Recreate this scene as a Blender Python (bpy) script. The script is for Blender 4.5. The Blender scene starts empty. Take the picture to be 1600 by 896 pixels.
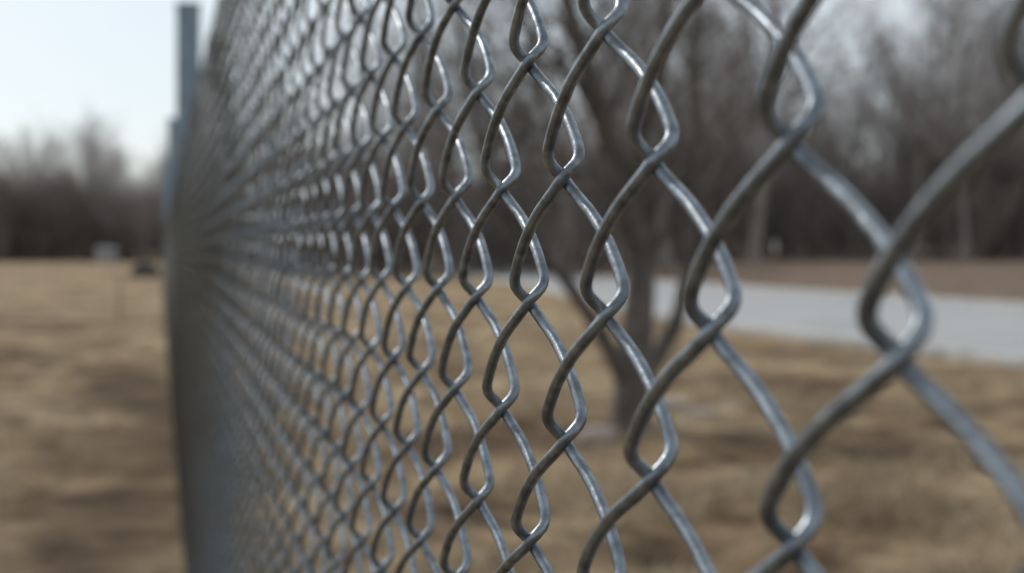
import bpy, math, random
import numpy as np
from mathutils import Vector
random.seed(7); rng=np.random.default_rng(7)
sc=bpy.context.scene
sc.view_settings.view_transform='Standard'; sc.view_settings.look='None'; sc.view_settings.exposure=0
COL=sc.collection
H=1.35; F=2180.0; HY=390.0
DP=0.112; TT=553/2180.0; TH=math.atan(TT); CT,ST=math.cos(TH),math.sin(TH)
def P(x,y):            # ground point seen at a photo position
    Y=H*F/(y-HY); return ((x-800)/F*Y, Y)

# ---------------------------------------------------------------- materials
def mat(name,base,rough=0.8,metal=0.0,var=None,scale=5.0,bump=0.0,bscale=40.0,detail=6,coord='Object',rvar=0.0):
    m=bpy.data.materials.new(name); m.use_nodes=True
    n=m.node_tree.nodes; l=m.node_tree.links; b=n['Principled BSDF']
    b.inputs['Roughness'].default_value=rough; b.inputs['Metallic'].default_value=metal
    tc=n.new('ShaderNodeTexCoord')
    nz=n.new('ShaderNodeTexNoise'); nz.inputs['Scale'].default_value=scale; nz.inputs['Detail'].default_value=detail
    l.new(tc.outputs[coord],nz.inputs['Vector'])
    cr=n.new('ShaderNodeValToRGB'); cr.color_ramp.elements[0].position=0.35; cr.color_ramp.elements[1].position=0.65
    v=var or tuple(c*0.7 for c in base)
    cr.color_ramp.elements[0].color=(*v,1); cr.color_ramp.elements[1].color=(*base,1)
    l.new(nz.outputs['Fac'],cr.inputs['Fac']); l.new(cr.outputs['Color'],b.inputs['Base Color'])
    if rvar:
        mr=n.new('ShaderNodeMapRange'); mr.inputs[1].default_value=.3; mr.inputs[2].default_value=.7
        mr.inputs[3].default_value=rough+rvar; mr.inputs[4].default_value=rough-rvar
        l.new(nz.outputs['Fac'],mr.inputs[0]); l.new(mr.outputs[0],b.inputs['Roughness'])
    if bump:
        n2=n.new('ShaderNodeTexNoise'); n2.inputs['Scale'].default_value=bscale; n2.inputs['Detail'].default_value=4
        l.new(tc.outputs[coord],n2.inputs['Vector'])
        bp=n.new('ShaderNodeBump'); bp.inputs['Strength'].default_value=bump; bp.inputs['Distance'].default_value=1.0/bscale*0.3
        l.new(n2.outputs['Fac'],bp.inputs['Height']); l.new(bp.outputs['Normal'],b.inputs['Normal'])
    return m

m_wire=mat('galvanised_wire',(0.25,0.287,0.325),0.40,0.92,var=(0.125,0.14,0.16),scale=210,bump=0.3,bscale=420,rvar=.09)
m_post=mat('galvanised_post',(0.20,0.26,0.315),0.55,0.3,var=(0.15,0.20,0.245),scale=12,bump=0.1,bscale=80)
m_bark=mat('bark_grey_brown',(0.22,0.195,0.18),0.9,var=(0.13,0.113,0.104),scale=9,bump=0.6,bscale=30)
m_bark2=mat('bark_weathered',(0.125,0.105,0.092),0.9,var=(0.065,0.055,0.048),scale=6,bump=0.6,bscale=30)
m_twig=mat('twig_brown',(0.34,0.31,0.30),0.9,var=(0.235,0.21,0.205),scale=2)
m_wood=mat('winter_wood',(0.37,0.34,0.33),0.95,var=(0.24,0.215,0.205),scale=0.12)  # lightened so the colour itself stands in for distance haze
m_brush=mat('underbrush_twigs',(0.27,0.235,0.22),0.95,var=(0.16,0.137,0.127),scale=0.12)
m_blade=mat('dry_grass_blades',(0.52,0.41,0.275),0.85,var=(0.25,0.187,0.12),scale=0.9)
m_road=mat('pale_concrete_road',(0.36,0.362,0.365),0.8,var=(0.28,0.283,0.287),scale=0.6)
m_kerb=mat('concrete_kerb',(0.50,0.495,0.48),0.85,scale=3)
m_rock=mat('dark_rock',(0.05,0.045,0.042),0.9,scale=3,bump=0.5,bscale=8)
m_stone=mat('pale_stone',(0.34,0.28,0.24),0.9,scale=5,bump=0.5,bscale=20)
m_white=mat('shed_paint',(0.30,0.30,0.31),0.7,scale=2)
m_roof=mat('shed_roof',(0.2,0.19,0.19),0.8,scale=2)
m_stake=mat('weathered_wood',(0.2,0.16,0.12),0.9,scale=12)

def ground_mat():
    m=bpy.data.materials.new('dry_winter_grass'); m.use_nodes=True
    n=m.node_tree.nodes; l=m.node_tree.links; b=n['Principled BSDF']; b.inputs['Roughness'].default_value=0.95
    b.inputs['Specular IOR Level'].default_value=0.1
    tc=n.new('ShaderNodeTexCoord')
    def noise(s,d=5,r=0.6,dist=0.0):
        z=n.new('ShaderNodeTexNoise'); z.inputs['Scale'].default_value=s; z.inputs['Detail'].default_value=d
        z.inputs['Roughness'].default_value=r; z.inputs['Distortion'].default_value=dist
        l.new(tc.outputs['Object'],z.inputs['Vector']); return z
    def ramp(src,stops):
        c=n.new('ShaderNodeValToRGB'); e=c.color_ramp.elements
        e[0].position=stops[0][0]; e[0].color=(*stops[0][1],1); e[1].position=stops[-1][0]; e[1].color=(*stops[-1][1],1)
        for p,q in stops[1:-1]:
            k=e.new(p); k.color=(*q,1)
        l.new(src,c.inputs['Fac']); return c
    big=noise(0.55,6,0.65,0.4); mid=noise(2.4,6,0.7); fine=noise(28,4,0.7)
    a=ramp(big.outputs['Fac'],[(0.38,(0.15,0.103,0.066)),(0.46,(0.30,0.22,0.138)),(0.54,(0.42,0.325,0.21)),(0.63,(0.55,0.44,0.30))])
    c=ramp(mid.outputs['Fac'],[(0.36,(0.35,0.31,0.28)),(0.5,(0.9,0.87,0.83)),(0.63,(1.3,1.26,1.2))])
    d=ramp(fine.outputs['Fac'],[(0.35,(0.5,0.5,0.5)),(0.6,(1.1,1.1,1.1))])
    def mul(x,y,f=1.0):
        q=n.new('ShaderNodeMix'); q.data_type='RGBA'; q.blend_type='MULTIPLY'; q.inputs[0].default_value=f
        l.new(x,q.inputs[6]); l.new(y,q.inputs[7]); return q.outputs[2]
    col=mul(mul(a.outputs['Color'],c.outputs['Color']),d.outputs['Color'],0.8)
    at=n.new('ShaderNodeAttribute'); at.attribute_name='soil_shade'
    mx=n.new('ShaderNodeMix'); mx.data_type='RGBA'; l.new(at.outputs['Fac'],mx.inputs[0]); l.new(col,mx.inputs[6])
    soil_shade=ramp(mid.outputs['Fac'],[(0.35,(0.045,0.03,0.02)),(0.65,(0.15,0.10,0.063))]); l.new(soil_shade.outputs['Color'],mx.inputs[7])  # dark brown for bare soil and for the painted tree shadow
    at2=n.new('ShaderNodeAttribute'); at2.attribute_name='litter'
    m2=n.new('ShaderNodeMix'); m2.data_type='RGBA'; l.new(at2.outputs['Fac'],m2.inputs[0]); l.new(mx.outputs[2],m2.inputs[6])
    lit=ramp(mid.outputs['Fac'],[(0.35,(0.13,0.095,0.075)),(0.65,(0.23,0.17,0.13))]); l.new(lit.outputs['Color'],m2.inputs[7])
    l.new(m2.outputs[2],b.inputs['Base Color'])
    bp=n.new('ShaderNodeBump'); bp.inputs['Strength'].default_value=0.8; bp.inputs['Distance'].default_value=0.05
    l.new(fine.outputs['Fac'],bp.inputs['Height']); l.new(bp.outputs['Normal'],b.inputs['Normal'])
    return m
m_ground=ground_mat()

# ---------------------------------------------------------------- helpers
def mesh_np(name,V,Q,material,smooth=True):
    me=bpy.data.meshes.new(name); V=np.asarray(V,np.float32); Q=np.asarray(Q,np.int32); k=Q.shape[1]
    me.vertices.add(len(V)); me.vertices.foreach_set('co',V.ravel())
    me.loops.add(Q.size); me.loops.foreach_set('vertex_index',Q.ravel())
    me.polygons.add(len(Q)); me.polygons.foreach_set('loop_start',np.arange(0,Q.size,k,dtype=np.int32))
    me.polygons.foreach_set('use_smooth',np.full(len(Q),smooth))
    me.update(calc_edges=True); me.validate()
    me.materials.append(material); return me
def obj(name,data,parent=None,loc=(0,0,0)):
    o=bpy.data.objects.new(name,data); COL.objects.link(o); o.location=loc
    if parent is not None: o.parent=parent
    return o
def thing(o,label,cat,group=None):
    o['label']=label; o['category']=cat
    if group: o['group']=group
def box(cx,cy,cz,sx,sy,sz,rot=0.0,V=None,Q=None):
    b=len(V); c,s=math.cos(rot),math.sin(rot)
    for dz in (-1,1):
        for dx,dy in ((-1,-1),(1,-1),(1,1),(-1,1)):
            x,y=dx*sx/2,dy*sy/2; V.append((cx+x*c-y*s,cy+x*s+y*c,cz+dz*sz/2))
    for f in ((3,2,1,0),(4,5,6,7),(0,1,5,4),(1,2,6,5),(2,3,7,6),(3,0,4,7)): Q.append([b+i for i in f])

# ---------------------------------------------------------------- fence
R=0.00166; T=0.0050; DEL=R+0.00010; PV=0.072; HS=0.03595; Y0=0.4208
ZB=H-1.30; ZT=H+0.46
us=np.linspace(0,1,401)
g=np.interp(us,[0,.05,.10,.16,.25,.38,.5,.65,.76,.88,1],[0,.48,.84,1.0,1.0,.98,.96,.88,.70,.37,0])
full=np.concatenate([g[:-1],-g[:-1]]); ker=np.exp(-0.5*(np.arange(-60,61)/13.0)**2); ker/=ker.sum()
full=np.convolve(np.tile(full,3),ker,'same')[800:1600]
sg=np.interp(us,[0,.08,.2,.38,.5,.68,.82,.92,1],[0,.01,.075,.235,.375,.62,.825,.95,1.0])
sfull=np.concatenate([sg[:-1],1-sg[:-1]]); sfull=np.convolve(np.tile(sfull,3),ker,'same')[800:1600]
sfull=(sfull-sfull.min())/(sfull.max()-sfull.min())
def wire(k,ppt,sides,rad):
    zl=(-0.0152 if k%2==0 else 0.0208)
    t0=math.ceil((ZB-H-zl)/PV*ppt); t1=math.floor((ZT-H-zl)/PV*ppt)
    t=np.arange(t0,t1+1)/ppt
    ph=(t%1.0)*800; i=ph.astype(int)%800
    nn=full[i]*T; sfrac=sfull[i]
    jig=(math.sin(k*12.9898)*43758.5453)%1.0-0.5
    jig2=(math.sin(k*78.233)*12543.123)%1.0-0.5
    nn=nn+0.0005*jig+0.0004*np.sin(t*2.1+k)
    s=((Y0/CT)+k*HS+DEL)-sfrac*(HS+2*DEL)
    z=H+zl+t*PV+0.0006*np.sin(t*0.7+k*1.7)+(0.003*jig2 if k>14 else 0.0004*jig2)
    X=DP-s*ST-nn*CT*1.0; Y=s*CT-nn*ST
    C=np.stack([X,Y,z],1)
    tan=np.gradient(C,axis=0); tan/=np.linalg.norm(tan,axis=1)[:,None]
    ref=np.array([0.3,0.9,0.1]); ref/=np.linalg.norm(ref)
    a=np.cross(tan,ref); a/=np.linalg.norm(a,axis=1)[:,None]; b=np.cross(tan,a)
    an=np.arange(sides)/sides*2*math.pi
    V=(C[:,None,:]+rad*(np.cos(an)[None,:,None]*a[:,None,:]+np.sin(an)[None,:,None]*b[:,None,:])).reshape(-1,3)
    n=len(C); r=np.arange(n-1)[:,None]*sides; j=np.arange(sides)[None,:]; j2=(j+1)%sides
    Q=np.stack([r+j,r+j2,r+sides+j2,r+sides+j],-1).reshape(-1,4)
    return V,Q
AV=[];AQ=[];off=0
kmax=int(32/CT/HS)
for k in range(-22,kmax):
    Yk=Y0+k*HS*CT
    if Yk<1.3: pp,sd=(50,14) if Yk>0.12 else (24,8)
    elif Yk<4: pp,sd=20,7
    elif Yk<10: pp,sd=12,5
    else:
        pp,sd=8,4
    V,Q=wire(k,pp,sd,R)
    AV.append(V);AQ.append(Q+off);off+=len(V)
fence=obj('chain_link_fence',None,None,(DP,0,0)); fence.empty_display_size=0.2
thing(fence,'galvanised chain link fence with steel posts in dry grass','fence')
fab=mesh_np('wire_mesh',np.concatenate(AV)-np.array([DP,0,0]),np.concatenate(AQ),m_wire)
obj('wire_mesh',fab,fence)
def fpos(Y,n): # n>0 toward camera side
    s=Y/CT; return (DP-s*ST-n*CT-DP, s*CT-n*ST)
def tube(path,rads,sides=20):
    path=np.array(path,float); tan=np.gradient(path,axis=0); tan/=np.linalg.norm(tan,axis=1)[:,None]+1e-12
    ref=np.array([0.31,0.2,0.93]) if abs(tan[0][2])<0.8 else np.array([1.0,0.1,0])
    a=np.cross(tan,ref); a/=np.linalg.norm(a,axis=1)[:,None]; b=np.cross(tan,a)
    an=np.arange(sides)/sides*2*math.pi; rads=np.array(rads)[:,None,None]
    V=(path[:,None,:]+rads*(np.cos(an)[None,:,None]*a[:,None,:]+np.sin(an)[None,:,None]*b[:,None,:])).reshape(-1,3)
    n=len(path); r=np.arange(n-1)[:,None]*sides; j=np.arange(sides)[None,:]; j2=(j+1)%sides
    return V,np.stack([r+j,r+j2,r+sides+j2,r+sides+j],-1).reshape(-1,4)
NB=-(T+R+0.0012)
a=fpos(-0.7,NB-0.017); b=fpos(32,NB-0.017)
V,Q=tube([(a[0]+(b[0]-a[0])*t,a[1]+(b[1]-a[1])*t,ZT-0.012) for t in np.linspace(0,1,40)],[0.017]*40,16)
obj('top_rail',mesh_np('top_rail',V,Q,m_post),fence)
a=fpos(-0.7,NB-0.002); b=fpos(32,NB-0.002)
V,Q=tube([(a[0]+(b[0]-a[0])*t,a[1]+(b[1]-a[1])*t,ZB+0.02) for t in np.linspace(0,1,40)],[0.002]*40,8)
obj('tension_wire',mesh_np('tension_wire',V,Q,m_wire),fence)
x,y=fpos(3.36,NB-0.031)
V,Q=tube([(x,y,z) for z in (-0.3,0.4,1.0,ZT+0.02)]+[(x,y,ZT+0.021)]+[(x,y,ZT+0.05),(x,y,ZT+0.066),(x,y,ZT+0.074),(x,y,ZT+0.076)],[0.03,0.03,0.03,0.03,0.034,0.034,0.026,0.014,0.001],24)
obj('post',mesh_np('round_post',V,Q,m_post),fence)
for Yp in (8.7,16.3,23.9,31.5):
    w=0.145; x,y=fpos(Yp,NB-w/2+.006); V=[];Q=[]
    top=H+1.535
    prof=[(-0.3,w/2),(top-0.03,w/2),(top-0.028,w/2+0.004),(top-0.006,w/2+0.004),(top,w/2-0.006)]
    c,s=math.cos(TH),math.sin(TH)
    for z,h in prof:
        ch=0.008
        for dx,dy in ((-h,-h+ch),(-h+ch,-h),(h-ch,-h),(h,-h+ch),(h,h-ch),(h-ch,h),(-h+ch,h),(-h,h-ch)):
            V.append((x+dx*c-dy*s,y+dx*s+dy*c,z))
    for i in range(len(prof)-1):
        for j in range(8): Q.append([i*8+j,i*8+(j+1)%8,i*8+8+(j+1)%8,i*8+8+j])
    b0=(len(prof)-1)*8; Q+= [[b0,b0+1,b0+2,b0+3],[b0,b0+3,b0+4,b0+7],[b0+4,b0+5,b0+6,b0+7]]
    obj('post',mesh_np('square_post',V,Q,m_post,False),fence)

# road edge lines (world space)
near=[(2300,680),(1900,615),(1600,572),(1380,545),(1180,520),(1000,490),(870,458),(760,436),(640,424)]
far=[(2300,520),(1900,498),(1600,482),(1380,467),(1180,454),(1000,441),(870,431),(760,421),(640,413)]
def smooth(pts,n=8):
    pts=np.array([P(*p) for p in pts]); tt=np.linspace(0,len(pts)-1,(len(pts)-1)*n+1)
    o=[]
    for q in tt:
        i=min(int(q),len(pts)-2); f=q-i
        p0=pts[max(i-1,0)];p1=pts[i];p2=pts[i+1];p3=pts[min(i+2,len(pts)-1)]
        o.append(0.5*((2*p1)+(p2-p0)*f+(2*p0-5*p1+4*p2-p3)*f*f+(3*p1-p0-3*p2+p3)*f**3))
    return np.array(o)
N,FR=smooth(near),smooth(far)

# ---------------------------------------------------------------- ground
def axis(lim,near,step,grow=1.12):
    v=[0.0];s=step
    while v[-1]<lim:
        if v[-1]>near: s*=grow
        v.append(v[-1]+s)
    return v
xs=axis(900,9,0.14,1.07); xs=np.array([-q for q in xs[:0:-1]]+xs)
ys=axis(1500,24,0.14,1.04); yn=axis(60,2,0.4,1.3); ys=np.array([-q for q in yn[:0:-1]]+ys)
GX,GY=np.meshgrid(xs,ys)
def bank(X,Y):
    st=np.interp(X,FR[::-1][:,0],FR[::-1][:,1])+5.0
    t=np.clip((Y-st)/20,0,1); u=np.clip((X+9)/12,0,1)
    return 0.8*(t*t*(3-2*t))*(u*u*(3-2*u))
def und(X,Y):
    h=0.03*np.sin(X*1.3+0.6*Y)+0.025*np.sin(Y*1.9-0.8*X+1)+0.02*np.sin(3.1*X+2.3*Y)+0.016*np.sin(5.7*X-4.1*Y+2)
    f=np.clip((14.5-Y)/3,0,1)*np.clip((Y+3)/3,0,1)
    return h*np.where(X<0.5,np.clip((30-Y)/8,0,1),f)*0.95+bank(X,Y)
GZ=und(GX,GY)
V=np.stack([GX.ravel(),GY.ravel(),GZ.ravel()],1)
nx,ny=len(xs),len(ys); i=np.arange(ny-1)[:,None]*nx+np.arange(nx-1)[None,:]
Q=np.stack([i,i+1,i+1+nx,i+nx],-1).reshape(-1,4)
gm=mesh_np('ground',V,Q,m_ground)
def soil_shade_at(gx,gy):
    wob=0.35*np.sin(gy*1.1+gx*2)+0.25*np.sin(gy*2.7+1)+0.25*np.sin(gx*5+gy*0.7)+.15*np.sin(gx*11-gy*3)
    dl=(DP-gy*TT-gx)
    soil_shade=np.clip(1.25-np.abs(dl-0.2)/(0.65+0.45*wob),0,1)*np.clip((18-gy)/5,0,1)*(dl>-.4)
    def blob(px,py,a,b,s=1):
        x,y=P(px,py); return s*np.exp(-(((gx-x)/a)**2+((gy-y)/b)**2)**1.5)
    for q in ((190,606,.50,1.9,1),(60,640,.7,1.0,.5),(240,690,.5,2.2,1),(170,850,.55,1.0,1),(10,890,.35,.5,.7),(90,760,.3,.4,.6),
              (1430,700,1.3,.75,1),(1230,685,.6,.4,.8),(1100,850,.7,.45,.6),(700,800,.5,.8,.8),(1570,640,.8,.9,.5),(820,690,.7,.6,.6),(1350,865,.6,.3,.6),(1150,590,1.2,1.0,.5)):  # first two on this line paint the near tree's cast shadow, the rest bare soil
        soil_shade=np.maximum(soil_shade,blob(*q))
    return np.clip(soil_shade*(0.95+0.7*wob),0,1)
gx,gy=V[:,0],V[:,1]
soil_shade=soil_shade_at(gx,gy)
frY=np.interp(gx,FR[::-1][:,0],FR[::-1][:,1])
litter=np.clip((gy-frY-3)/6,0,1)*np.clip((gx+10)/8,0,1)
for nm,ar in (('soil_shade',soil_shade*0.92),('litter',litter)):
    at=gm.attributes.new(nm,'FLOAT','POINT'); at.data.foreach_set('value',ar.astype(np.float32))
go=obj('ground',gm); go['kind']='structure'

V=[];Q=[]
for p,q in zip(N,FR): V+=[(p[0],p[1],0.012),((p[0]+q[0])/2,(p[1]+q[1])/2,0.03),(q[0],q[1],0.012)]
for i in range(len(N)-1):
    for j in (0,1): Q.append([i*3+j,i*3+3+j,i*3+4+j,i*3+1+j])
ro=obj('road',mesh_np('road',V,Q,m_road)); ro['kind']='structure'
for line,sgn in ((N,-1),(FR,1)):
    V=[];Q=[]
    for i,p in enumerate(line):
        t=line[min(i+1,len(line)-1)]-line[max(i-1,0)]; t/=np.linalg.norm(t); nrm=np.array([t[1],-t[0]])
        if (nrm@(FR[i]-N[i]))*sgn<0: nrm=-nrm
        a=p; b=p+nrm*0.18
        V+=[(a[0],a[1],-0.05),(a[0],a[1],0.10),(a[0]+nrm[0]*.02,a[1]+nrm[1]*.02,0.12),(b[0],b[1],0.12),(b[0],b[1],-0.05)]
    for i in range(len(line)-1):
        for j in range(4): Q.append([i*5+j,i*5+5+j,i*5+6+j,i*5+1+j])
    ko=obj('kerb',mesh_np('kerb',V,Q,m_kerb,False)); ko['kind']='structure'

# ---------------------------------------------------------------- trees
def segs_to_mesh(S,sides):
    S=np.array(S); a=S[:,0:3];b=S[:,3:6];r0=S[:,6];r1=S[:,7]
    t=b-a; t/=np.linalg.norm(t,axis=1)[:,None]+1e-9
    ref=np.where(np.abs(t[:,2:3])<0.8,np.array([[0,0,1.0]]),np.array([[1.0,0,0]]))
    u=np.cross(t,ref);u/=np.linalg.norm(u,axis=1)[:,None]; w=np.cross(t,u)
    an=np.arange(sides)/sides*2*math.pi
    ring=np.cos(an)[None,:,None]*u[:,None,:]+np.sin(an)[None,:,None]*w[:,None,:]
    V=np.concatenate([a[:,None,:]+ring*r0[:,None,None],b[:,None,:]+ring*r1[:,None,None]],1).reshape(-1,3)
    base=np.arange(len(S))[:,None]*2*sides; j=np.arange(sides)[None,:]; j2=(j+1)%sides
    return V,np.stack([base+j,base+j2,base+sides+j2,base+sides+j],-1).reshape(-1,4)
def grow(R_,S,p,d,L,r,lvl,cfg):
    nseg=cfg['seg'][lvl]; pts=[(p.copy(),r)]; 
    r_end=r*(0.25 if lvl==0 else 0.3)
    for i in range(nseg):
        d=(d+Vector((R_.uniform(-1,1),R_.uniform(-1,1),R_.uniform(-0.6,1)))*cfg['wig'][lvl]).normalized()
        q=p+d*(L/nseg); rr=r+(r_end-r)*(i+1)/nseg; pr=r+(r_end-r)*i/nseg
        S[min(lvl,9)].append((*p,*q,pr,rr)); p=q; pts.append((p.copy(),rr,d.copy()))
    if lvl+1<len(cfg['n']):
        for c in range(cfg['n'][lvl+1]):
            f=cfg['start'][lvl]+(1-cfg['start'][lvl])*(c+R_.random())/cfg['n'][lvl+1]
            k=f*nseg; i=min(int(k),nseg-1); fr=k-i
            A=pts[i][0];B=pts[i+1][0]; o=A.lerp(B,fr); rr=pts[i][1]+(pts[i+1][1]-pts[i][1])*fr
            dd=pts[i+1][2]; ax=Vector((R_.gauss(0,1),R_.gauss(0,1),R_.gauss(0,.3))); ax=(ax-ax.project(dd)).normalized()
            an=math.radians(R_.uniform(*cfg['ang'])); nd=(dd*math.cos(an)+ax*math.sin(an)); nd.z+=0.15; nd.normalize()
            grow(R_,S,o,nd,L*cfg['len'][lvl]*(1.15-0.6*f*(lvl==0))*R_.uniform(.7,1.15),max(rr*R_.uniform(.4,.6),cfg['minr']),lvl+1,cfg)
def tree_segs(seed,Ht,r,cfg):
    R_=random.Random(seed); S={i:[] for i in range(10)}
    grow(R_,S,Vector((0,0,-0.1)),Vector((R_.uniform(-.05,.05),R_.uniform(-.05,.05),1)).normalized(),Ht,r,0,cfg)
    return S
cfgM=dict(seg=[9,6,4,2,2],wig=[.09,.16,.22,.3,.3],n=[1,15,7,6,3],start=[.25,.2,.15,.1],len=[.42,.48,.5,.5],ang=(28,62),minr=0.010)
cfgW=dict(seg=[6,4,2,1],wig=[.08,.14,.22,.3],n=[1,13,6,5],start=[.22,.2,.1],len=[.42,.48,.55],ang=(28,60),minr=0.018)
cfgB=dict(seg=[2,2,1],wig=[.2,.25,.3],n=[1,9,7],start=[.05,.1],len=[.8,.55],ang=(25,60),minr=0.014)
variants=[]
for sd in range(5):
    S=tree_segs(100+sd,15,0.25,cfgM)
    tv,tq=segs_to_mesh(S[0]+S[1],8); cv,cq=segs_to_mesh(S[2]+S[3]+S[4],3)
    variants.append((mesh_np('trunk',tv,tq,m_bark),mesh_np('crown',cv,cq,m_twig)))
def place_tree(v,x,y,sc_,rot):
    o=obj('bare_tree',None,None,(x,y,float(bank(np.array([x]),np.array([y]))[0]))); o.rotation_euler=(0,0,rot); o.scale=(sc_,sc_,sc_)
    thing(o,'bare grey-brown winter tree in a wood beyond the road','tree','bare trees beyond the road')
    obj('trunk',variants[v][0],o); obj('crown',variants[v][1],o)
R2=random.Random(5)
for i in range(30):
    px=640+i*38+R2.uniform(-16,16)
    Y=R2.uniform(60,80)+ (12 if px<850 else 0)
    sc_=R2.uniform(.65,1.15)
    for gap in (870,1285): 
        if abs(px-gap)<45: sc_=.6
    place_tree(i%5,(px-800)/F*Y,Y,sc_,R2.uniform(0,6.28))
def mass(name,vars_,places,material,label,cat):
    Vs=[];Qs=[];of=0
    for (x,y,s,rot,sz) in places:
        v,q=vars_[R2.randrange(len(vars_))]; c,sn=math.cos(rot),math.sin(rot)
        z0=float(bank(np.array([x]),np.array([y]))[0])
        W=np.stack([(v[:,0]*c-v[:,1]*sn)*s+x,(v[:,0]*sn+v[:,1]*c)*s+y,v[:,2]*s*sz+z0],1)
        Vs.append(W);Qs.append(q+of);of+=len(W)
    o=obj(name,mesh_np(name,np.concatenate(Vs),np.concatenate(Qs),material)); o['kind']='stuff'
    o['label']=label; o['category']=cat
wv=[]
for sd in range(6):
    S=tree_segs(300+sd,14,0.2,cfgW); wv.append(segs_to_mesh(S[0]+S[1]+S[2]+S[3],3))
pl=[]
for i in range(105):   # behind the road
    px=R2.uniform(420,2300); Y=R2.uniform(85,135); sc_=R2.uniform(.55,1.1)
    for gap in (870,1285):
        if abs(px-gap)<60: sc_=min(sc_,.65)
    pl.append(((px-800)/F*Y,Y,sc_,R2.uniform(0,6.28),1))
for i in range(185):   # across the field
    px=R2.uniform(-900,560); Y=R2.uniform(150,205)
    hs=1.0+.14*math.sin(px*.021)+.08*math.sin(px*.05+1)
    pl.append(((px-800)/F*Y,Y,R2.uniform(.7,.98)*hs,R2.uniform(0,6.28),1))
mass('distant_wood',wv,pl,m_wood,'distant leafless winter wood at the field edge','wood')
bv=[]
for sd in range(5):
    S=tree_segs(500+sd,2.2,0.03,cfgB)
    allS=S[0]+S[1]+S[2]
    for j in range(3):
        SS=tree_segs(600+sd*3+j,2.0,0.03,cfgB)
        ox,oy=R2.uniform(-.8,.8),R2.uniform(-.8,.8)
        allS+= [(s[0]+ox,s[1]+oy,s[2],s[3]+ox,s[4]+oy,s[5],s[6],s[7]) for s in SS[0]+SS[1]+SS[2]]
    bv.append(segs_to_mesh(allS,3))
pl=[]
for i in range(540):
    px=R2.uniform(420,2300); Y=R2.uniform(68,125); pl.append(((px-800)/F*Y,Y,R2.uniform(.9,2.2),R2.uniform(0,6.28),R2.uniform(.8,1.6)))
for i in range(500):
    px=R2.uniform(-900,560); Y=R2.uniform(148,185)
    pl.append(((px-800)/F*Y,Y,R2.uniform(1.5,3.2),R2.uniform(0,6.28),R2.uniform(.8,1.3)))
mass('underbrush',bv,pl,m_brush,'tangled leafless underbrush along the edge of the wood','underbrush')

# the nearer tree behind the fence
TY=10.1
def W(px,py,dy=0.0):
    Y=TY+dy; return Vector(((px-800)/F*Y,Y,H+(HY-py)/F*Y))
limbs=[([(982,700,0),(985,640,0),(990,570,0),(998,490,.05),(1000,420,.1),(985,330,.15),(955,230,.2),(925,130,.3),(890,20,.4),(860,-120,.5),(850,-280,.6)],.165,.05),
       ([(986,620,0),(960,560,-.1),(925,500,-.2),(885,440,-.3),(840,385,-.4),(790,335,-.5),(755,250,-.7),(735,140,-.8),(715,20,-.9)],.075,.02),
       ([(992,620,0),(1025,560,.2),(1058,500,.3),(1072,430,.4),(1082,330,.6),(1092,200,.7),(1085,60,.9),(1100,-100,1.0)],.085,.03),
       ([(1000,430,.1),(960,350,.4),(905,290,.7),(860,200,.9),(830,90,1.1),(800,-40,1.2)],.06,.018),
       ([(975,300,.15),(1005,210,-.1),(1030,120,-.3),(1040,0,-.4),(1060,-150,-.5)],.07,.022),
       ([(940,180,.25),(905,130,.0),(850,95,-.3),(800,70,-.5)],.045,.014),
       ([(1080,330,.6),(1130,250,.8),(1190,160,1.0),(1230,60,1.1)],.045,.014)]
R3=random.Random(21); tw={i:[] for i in range(10)}
base=W(985,690); tree=obj('bare_tree',None,None,(base.x,base.y,0))
thing(tree,'bare forked tree with several stems standing in dry grass','tree')
TV=[];TQ=[];of=0
cfgT=dict(seg=[5,4,3,2],wig=[.16,.2,.26,.3],n=[1,4,3,2],start=[.15,.15,.1],len=[.55,.55,.5],ang=(25,55),minr=0.005)
bo=np.array([base.x,base.y,0])
for pts,r0,r1 in limbs:
    w=[W(*p) for p in pts]; path=[];rr=[]
    n=(len(w)-1)*4
    for q in range(n+1):
        t=q/4; i=min(int(t),len(w)-2); f=t-i
        p0=w[max(i-1,0)];p1=w[i];p2=w[i+1];p3=w[min(i+2,len(w)-1)]
        path.append(0.5*((2*p1)+(p2-p0)*f+(2*p0-5*p1+4*p2-p3)*f*f+(3*p1-p0-3*p2+p3)*f**3))
        rad=r0+(r1-r0)*(q/n)**0.7
        rr.append(rad)
    if r0>.15: rr[0]*=1.6;rr[1]*=1.35;rr[2]*=1.15; path[0].z=-0.15
    v,q_=tube([tuple(p) for p in path],rr,12); TV.append(v-bo);TQ.append(q_+of);of+=len(v)
    for k in range(int(n*0.36),n):
        d=(path[k+1]-path[k]).normalized(); ax=Vector((R3.gauss(0,1),R3.gauss(0,1),R3.gauss(0,1))); ax=(ax-ax.project(d)).normalized()
        an=math.radians(R3.uniform(30,65)); nd=(d*math.cos(an)+ax*math.sin(an)); nd.z+=.15; nd.normalize()
        grow(R3,tw,path[k]-Vector(bo),nd,R3.uniform(.5,1.3),max(rr[k]*.3,.009),0,cfgT)
obj('trunk',mesh_np('tree_trunk',np.concatenate(TV),np.concatenate(TQ),m_bark2),tree)
v,q=segs_to_mesh(sum([tw[i] for i in range(5)],[]),4)
obj('crown',mesh_np('tree_crown',v,q,m_bark2),tree)

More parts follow.
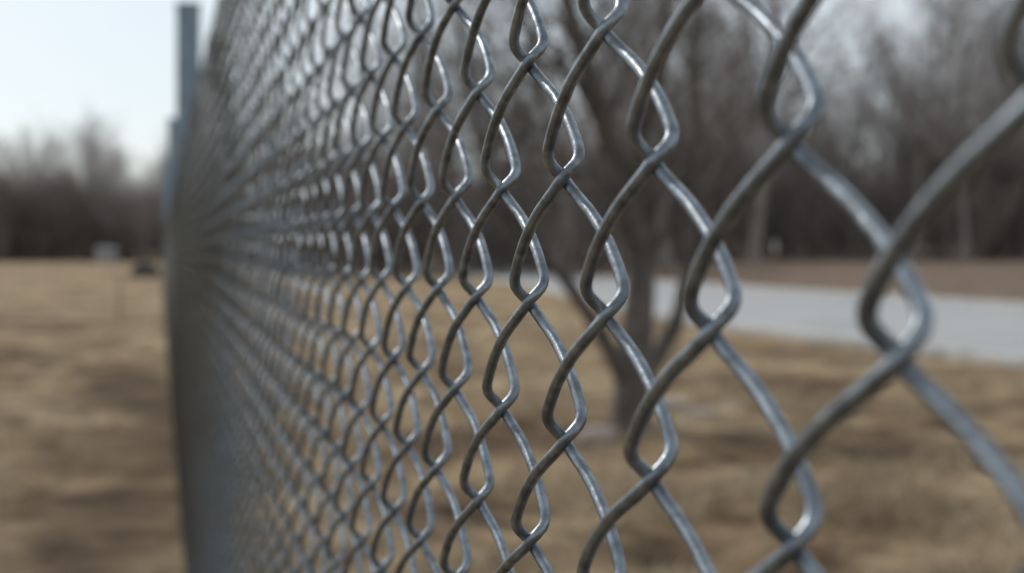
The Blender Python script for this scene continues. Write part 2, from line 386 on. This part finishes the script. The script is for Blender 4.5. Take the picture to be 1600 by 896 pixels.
# ---------------------------------------------------------------- grass blades
n=120000
Y=4.5+22*rng.random(n)**1.3; X=(rng.random(n)*1.0-0.47)*Y*0.95
clump=np.sin(X*3.1+1)+np.sin(Y*2.7)+np.sin((X+Y)*1.7)+np.sin(X*7-Y*5)+rng.normal(0,.5,n)
keep=(clump>0.0)&(soil_shade_at(X,Y)<0.25)
nl=np.interp(X,N[::-1][:,0],N[::-1][:,1]); keep&=~((X>0.3)&(Y>nl-0.4))
X=X[keep];Y=Y[keep];n=len(X)
hh=rng.uniform(.03,.13,n); lean=rng.normal(0,.06,(n,2)); ww=rng.uniform(.002,.006,n); an=rng.random(n)*math.pi
gz=und(X,Y)-0.005
p=np.stack([X,Y,gz],1); dx=np.stack([np.cos(an)*ww,np.sin(an)*ww,0*ww],1)
mid=p+np.stack([lean[:,0]*.4,lean[:,1]*.4,hh*.6],1); tip=p+np.stack([lean[:,0],lean[:,1],hh],1)
V=np.stack([p-dx,p+dx,mid+dx*.8,mid-dx*.8,tip+dx*.15,tip-dx*.15],1).reshape(-1,3)
b=np.arange(n)[:,None]*6
Q=np.concatenate([b+np.array([[0,1,2,3]]),b+np.array([[3,2,4,5]])])
o=obj('dry_grass',mesh_np('dry_grass',V,Q,m_blade,False)); o['kind']='stuff'; o['label']='dry straw-coloured winter grass tufts'; o['category']='grass'

# stones
def rock(name,x,y,sx,sy,sz,mt,seed,label,cat,group=None):
    import bmesh
    bm=bmesh.new(); bmesh.ops.create_icosphere(bm,subdivisions=3,radius=1); Rr=random.Random(seed)
    f=[Vector((Rr.uniform(-3,3),Rr.uniform(-3,3),Rr.uniform(-3,3))) for _ in range(5)]
    for v in bm.verts:
        k=1+sum(.08*math.sin(v.co.dot(q)+i) for i,q in enumerate(f)); v.co=Vector((v.co.x*sx*k,v.co.y*sy*k,max(v.co.z,-.4)*sz*k))
    me=bpy.data.meshes.new(name); bm.to_mesh(me); bm.free(); me.materials.append(mt)
    for p_ in me.polygons: p_.use_smooth=True
    o=obj(name,me,None,(x,y,sz*.3)); thing(o,label,cat,group)
x,y=P(228,434); rock('boulder',x,y,.72,.5,.62,m_rock,3,'dark boulder lying in the field beside the fence','boulder')
for i,(px,py,s) in enumerate([(1045,640,.15),(1100,655,.12),(1140,640,.10),(935,690,.14),(1075,665,.09),(1010,672,.09)]):
    x,y=P(px,py); rock('stone',x,y,s*1.3,s,s*.6,m_stone,30+i,'pale stone in dry grass near the tree','stone','stones near the tree')
x,y=P(186,505); V,Q=tube([(0,0,-.2),(0.01,0,.5),(0.015,0.01,.9),(0.015,.01,.905)],[.022,.021,.02,.004],8)
o=obj('wooden_stake',mesh_np('wooden_stake',V,Q,m_stake),None,(x,y,0)); thing(o,'thin weathered wooden stake standing in the field','stake')
sx,sy=(168-800)/F*143,143
sh=obj('shed',None,None,(sx,sy,0)); thing(sh,'small pale grey shed with a pitched roof by the wood','shed')
V=[];Q=[]; box(0,0,.6,1.9,1.6,1.2,0,V,Q); obj('wall',mesh_np('shed_wall',V,Q,m_white,False),sh)
V=[(-1.1,-.95,1.18),(1.1,-.95,1.18),(1.1,0,1.6),(-1.1,0,1.6),(1.1,.95,1.18),(-1.1,.95,1.18)]
obj('roof',mesh_np('shed_roof',V,[[0,1,2,3],[3,2,4,5]],m_roof,False),sh)
V=[];Q=[]; box(.3,-.82,.48,.6,.03,.95,0,V,Q); obj('door',mesh_np('shed_door',V,Q,m_roof,False),sh)

# ---------------------------------------------------------------- light
EL,AZ=math.radians(38),math.radians(-48)
w=bpy.data.worlds.new('World'); sc.world=w; w.use_nodes=True; nt=w.node_tree
sky=nt.nodes.new('ShaderNodeTexSky'); sky.sky_type='NISHITA'; sky.sun_disc=False
sky.sun_elevation=EL; sky.sun_rotation=AZ; sky.air_density=1.0; sky.dust_density=1.0; sky.ozone_density=2.0
# thin high cloud veil blended over the clear sky
tc=nt.nodes.new('ShaderNodeTexCoord'); nz=nt.nodes.new('ShaderNodeTexNoise'); nz.inputs['Scale'].default_value=2.2; nz.inputs['Detail'].default_value=5
nt.links.new(tc.outputs['Generated'],nz.inputs['Vector'])
mr=nt.nodes.new('ShaderNodeMapRange'); mr.inputs[1].default_value=.3; mr.inputs[2].default_value=.7; mr.inputs[3].default_value=.62; mr.inputs[4].default_value=.9
nt.links.new(nz.outputs['Fac'],mr.inputs[0])
mx=nt.nodes.new('ShaderNodeMix'); mx.data_type='RGBA'; mx.inputs[7].default_value=(8.2,8.75,9.0,1)
nt.links.new(mr.outputs[0],mx.inputs[0]); nt.links.new(sky.outputs[0],mx.inputs[6])
nt.links.new(mx.outputs[2],nt.nodes['Background'].inputs[0]); nt.nodes['Background'].inputs[1].default_value=0.11
ld=bpy.data.lights.new('sun','SUN'); ld.energy=2.0; ld.angle=math.radians(.8); ld.color=(1,.95,.88)
lo=obj('sun',ld); tos=Vector((math.sin(AZ)*math.cos(EL),math.cos(AZ)*math.cos(EL),math.sin(EL)))
lo.rotation_euler=tos.to_track_quat('Z','Y').to_euler()

# ---------------------------------------------------------------- camera
cd=bpy.data.cameras.new('camera'); co=obj('camera',cd,None,(0,0,H)); co.rotation_euler=(math.radians(90),0,0)
cd.sensor_width=36; cd.lens=36*F/1600; cd.shift_y=-(448-HY)/1600
cd.clip_start=.01; cd.clip_end=3000
cd.dof.use_dof=True; cd.dof.focus_distance=.405; cd.dof.aperture_fstop=cd.lens/4.7
sc.camera=co
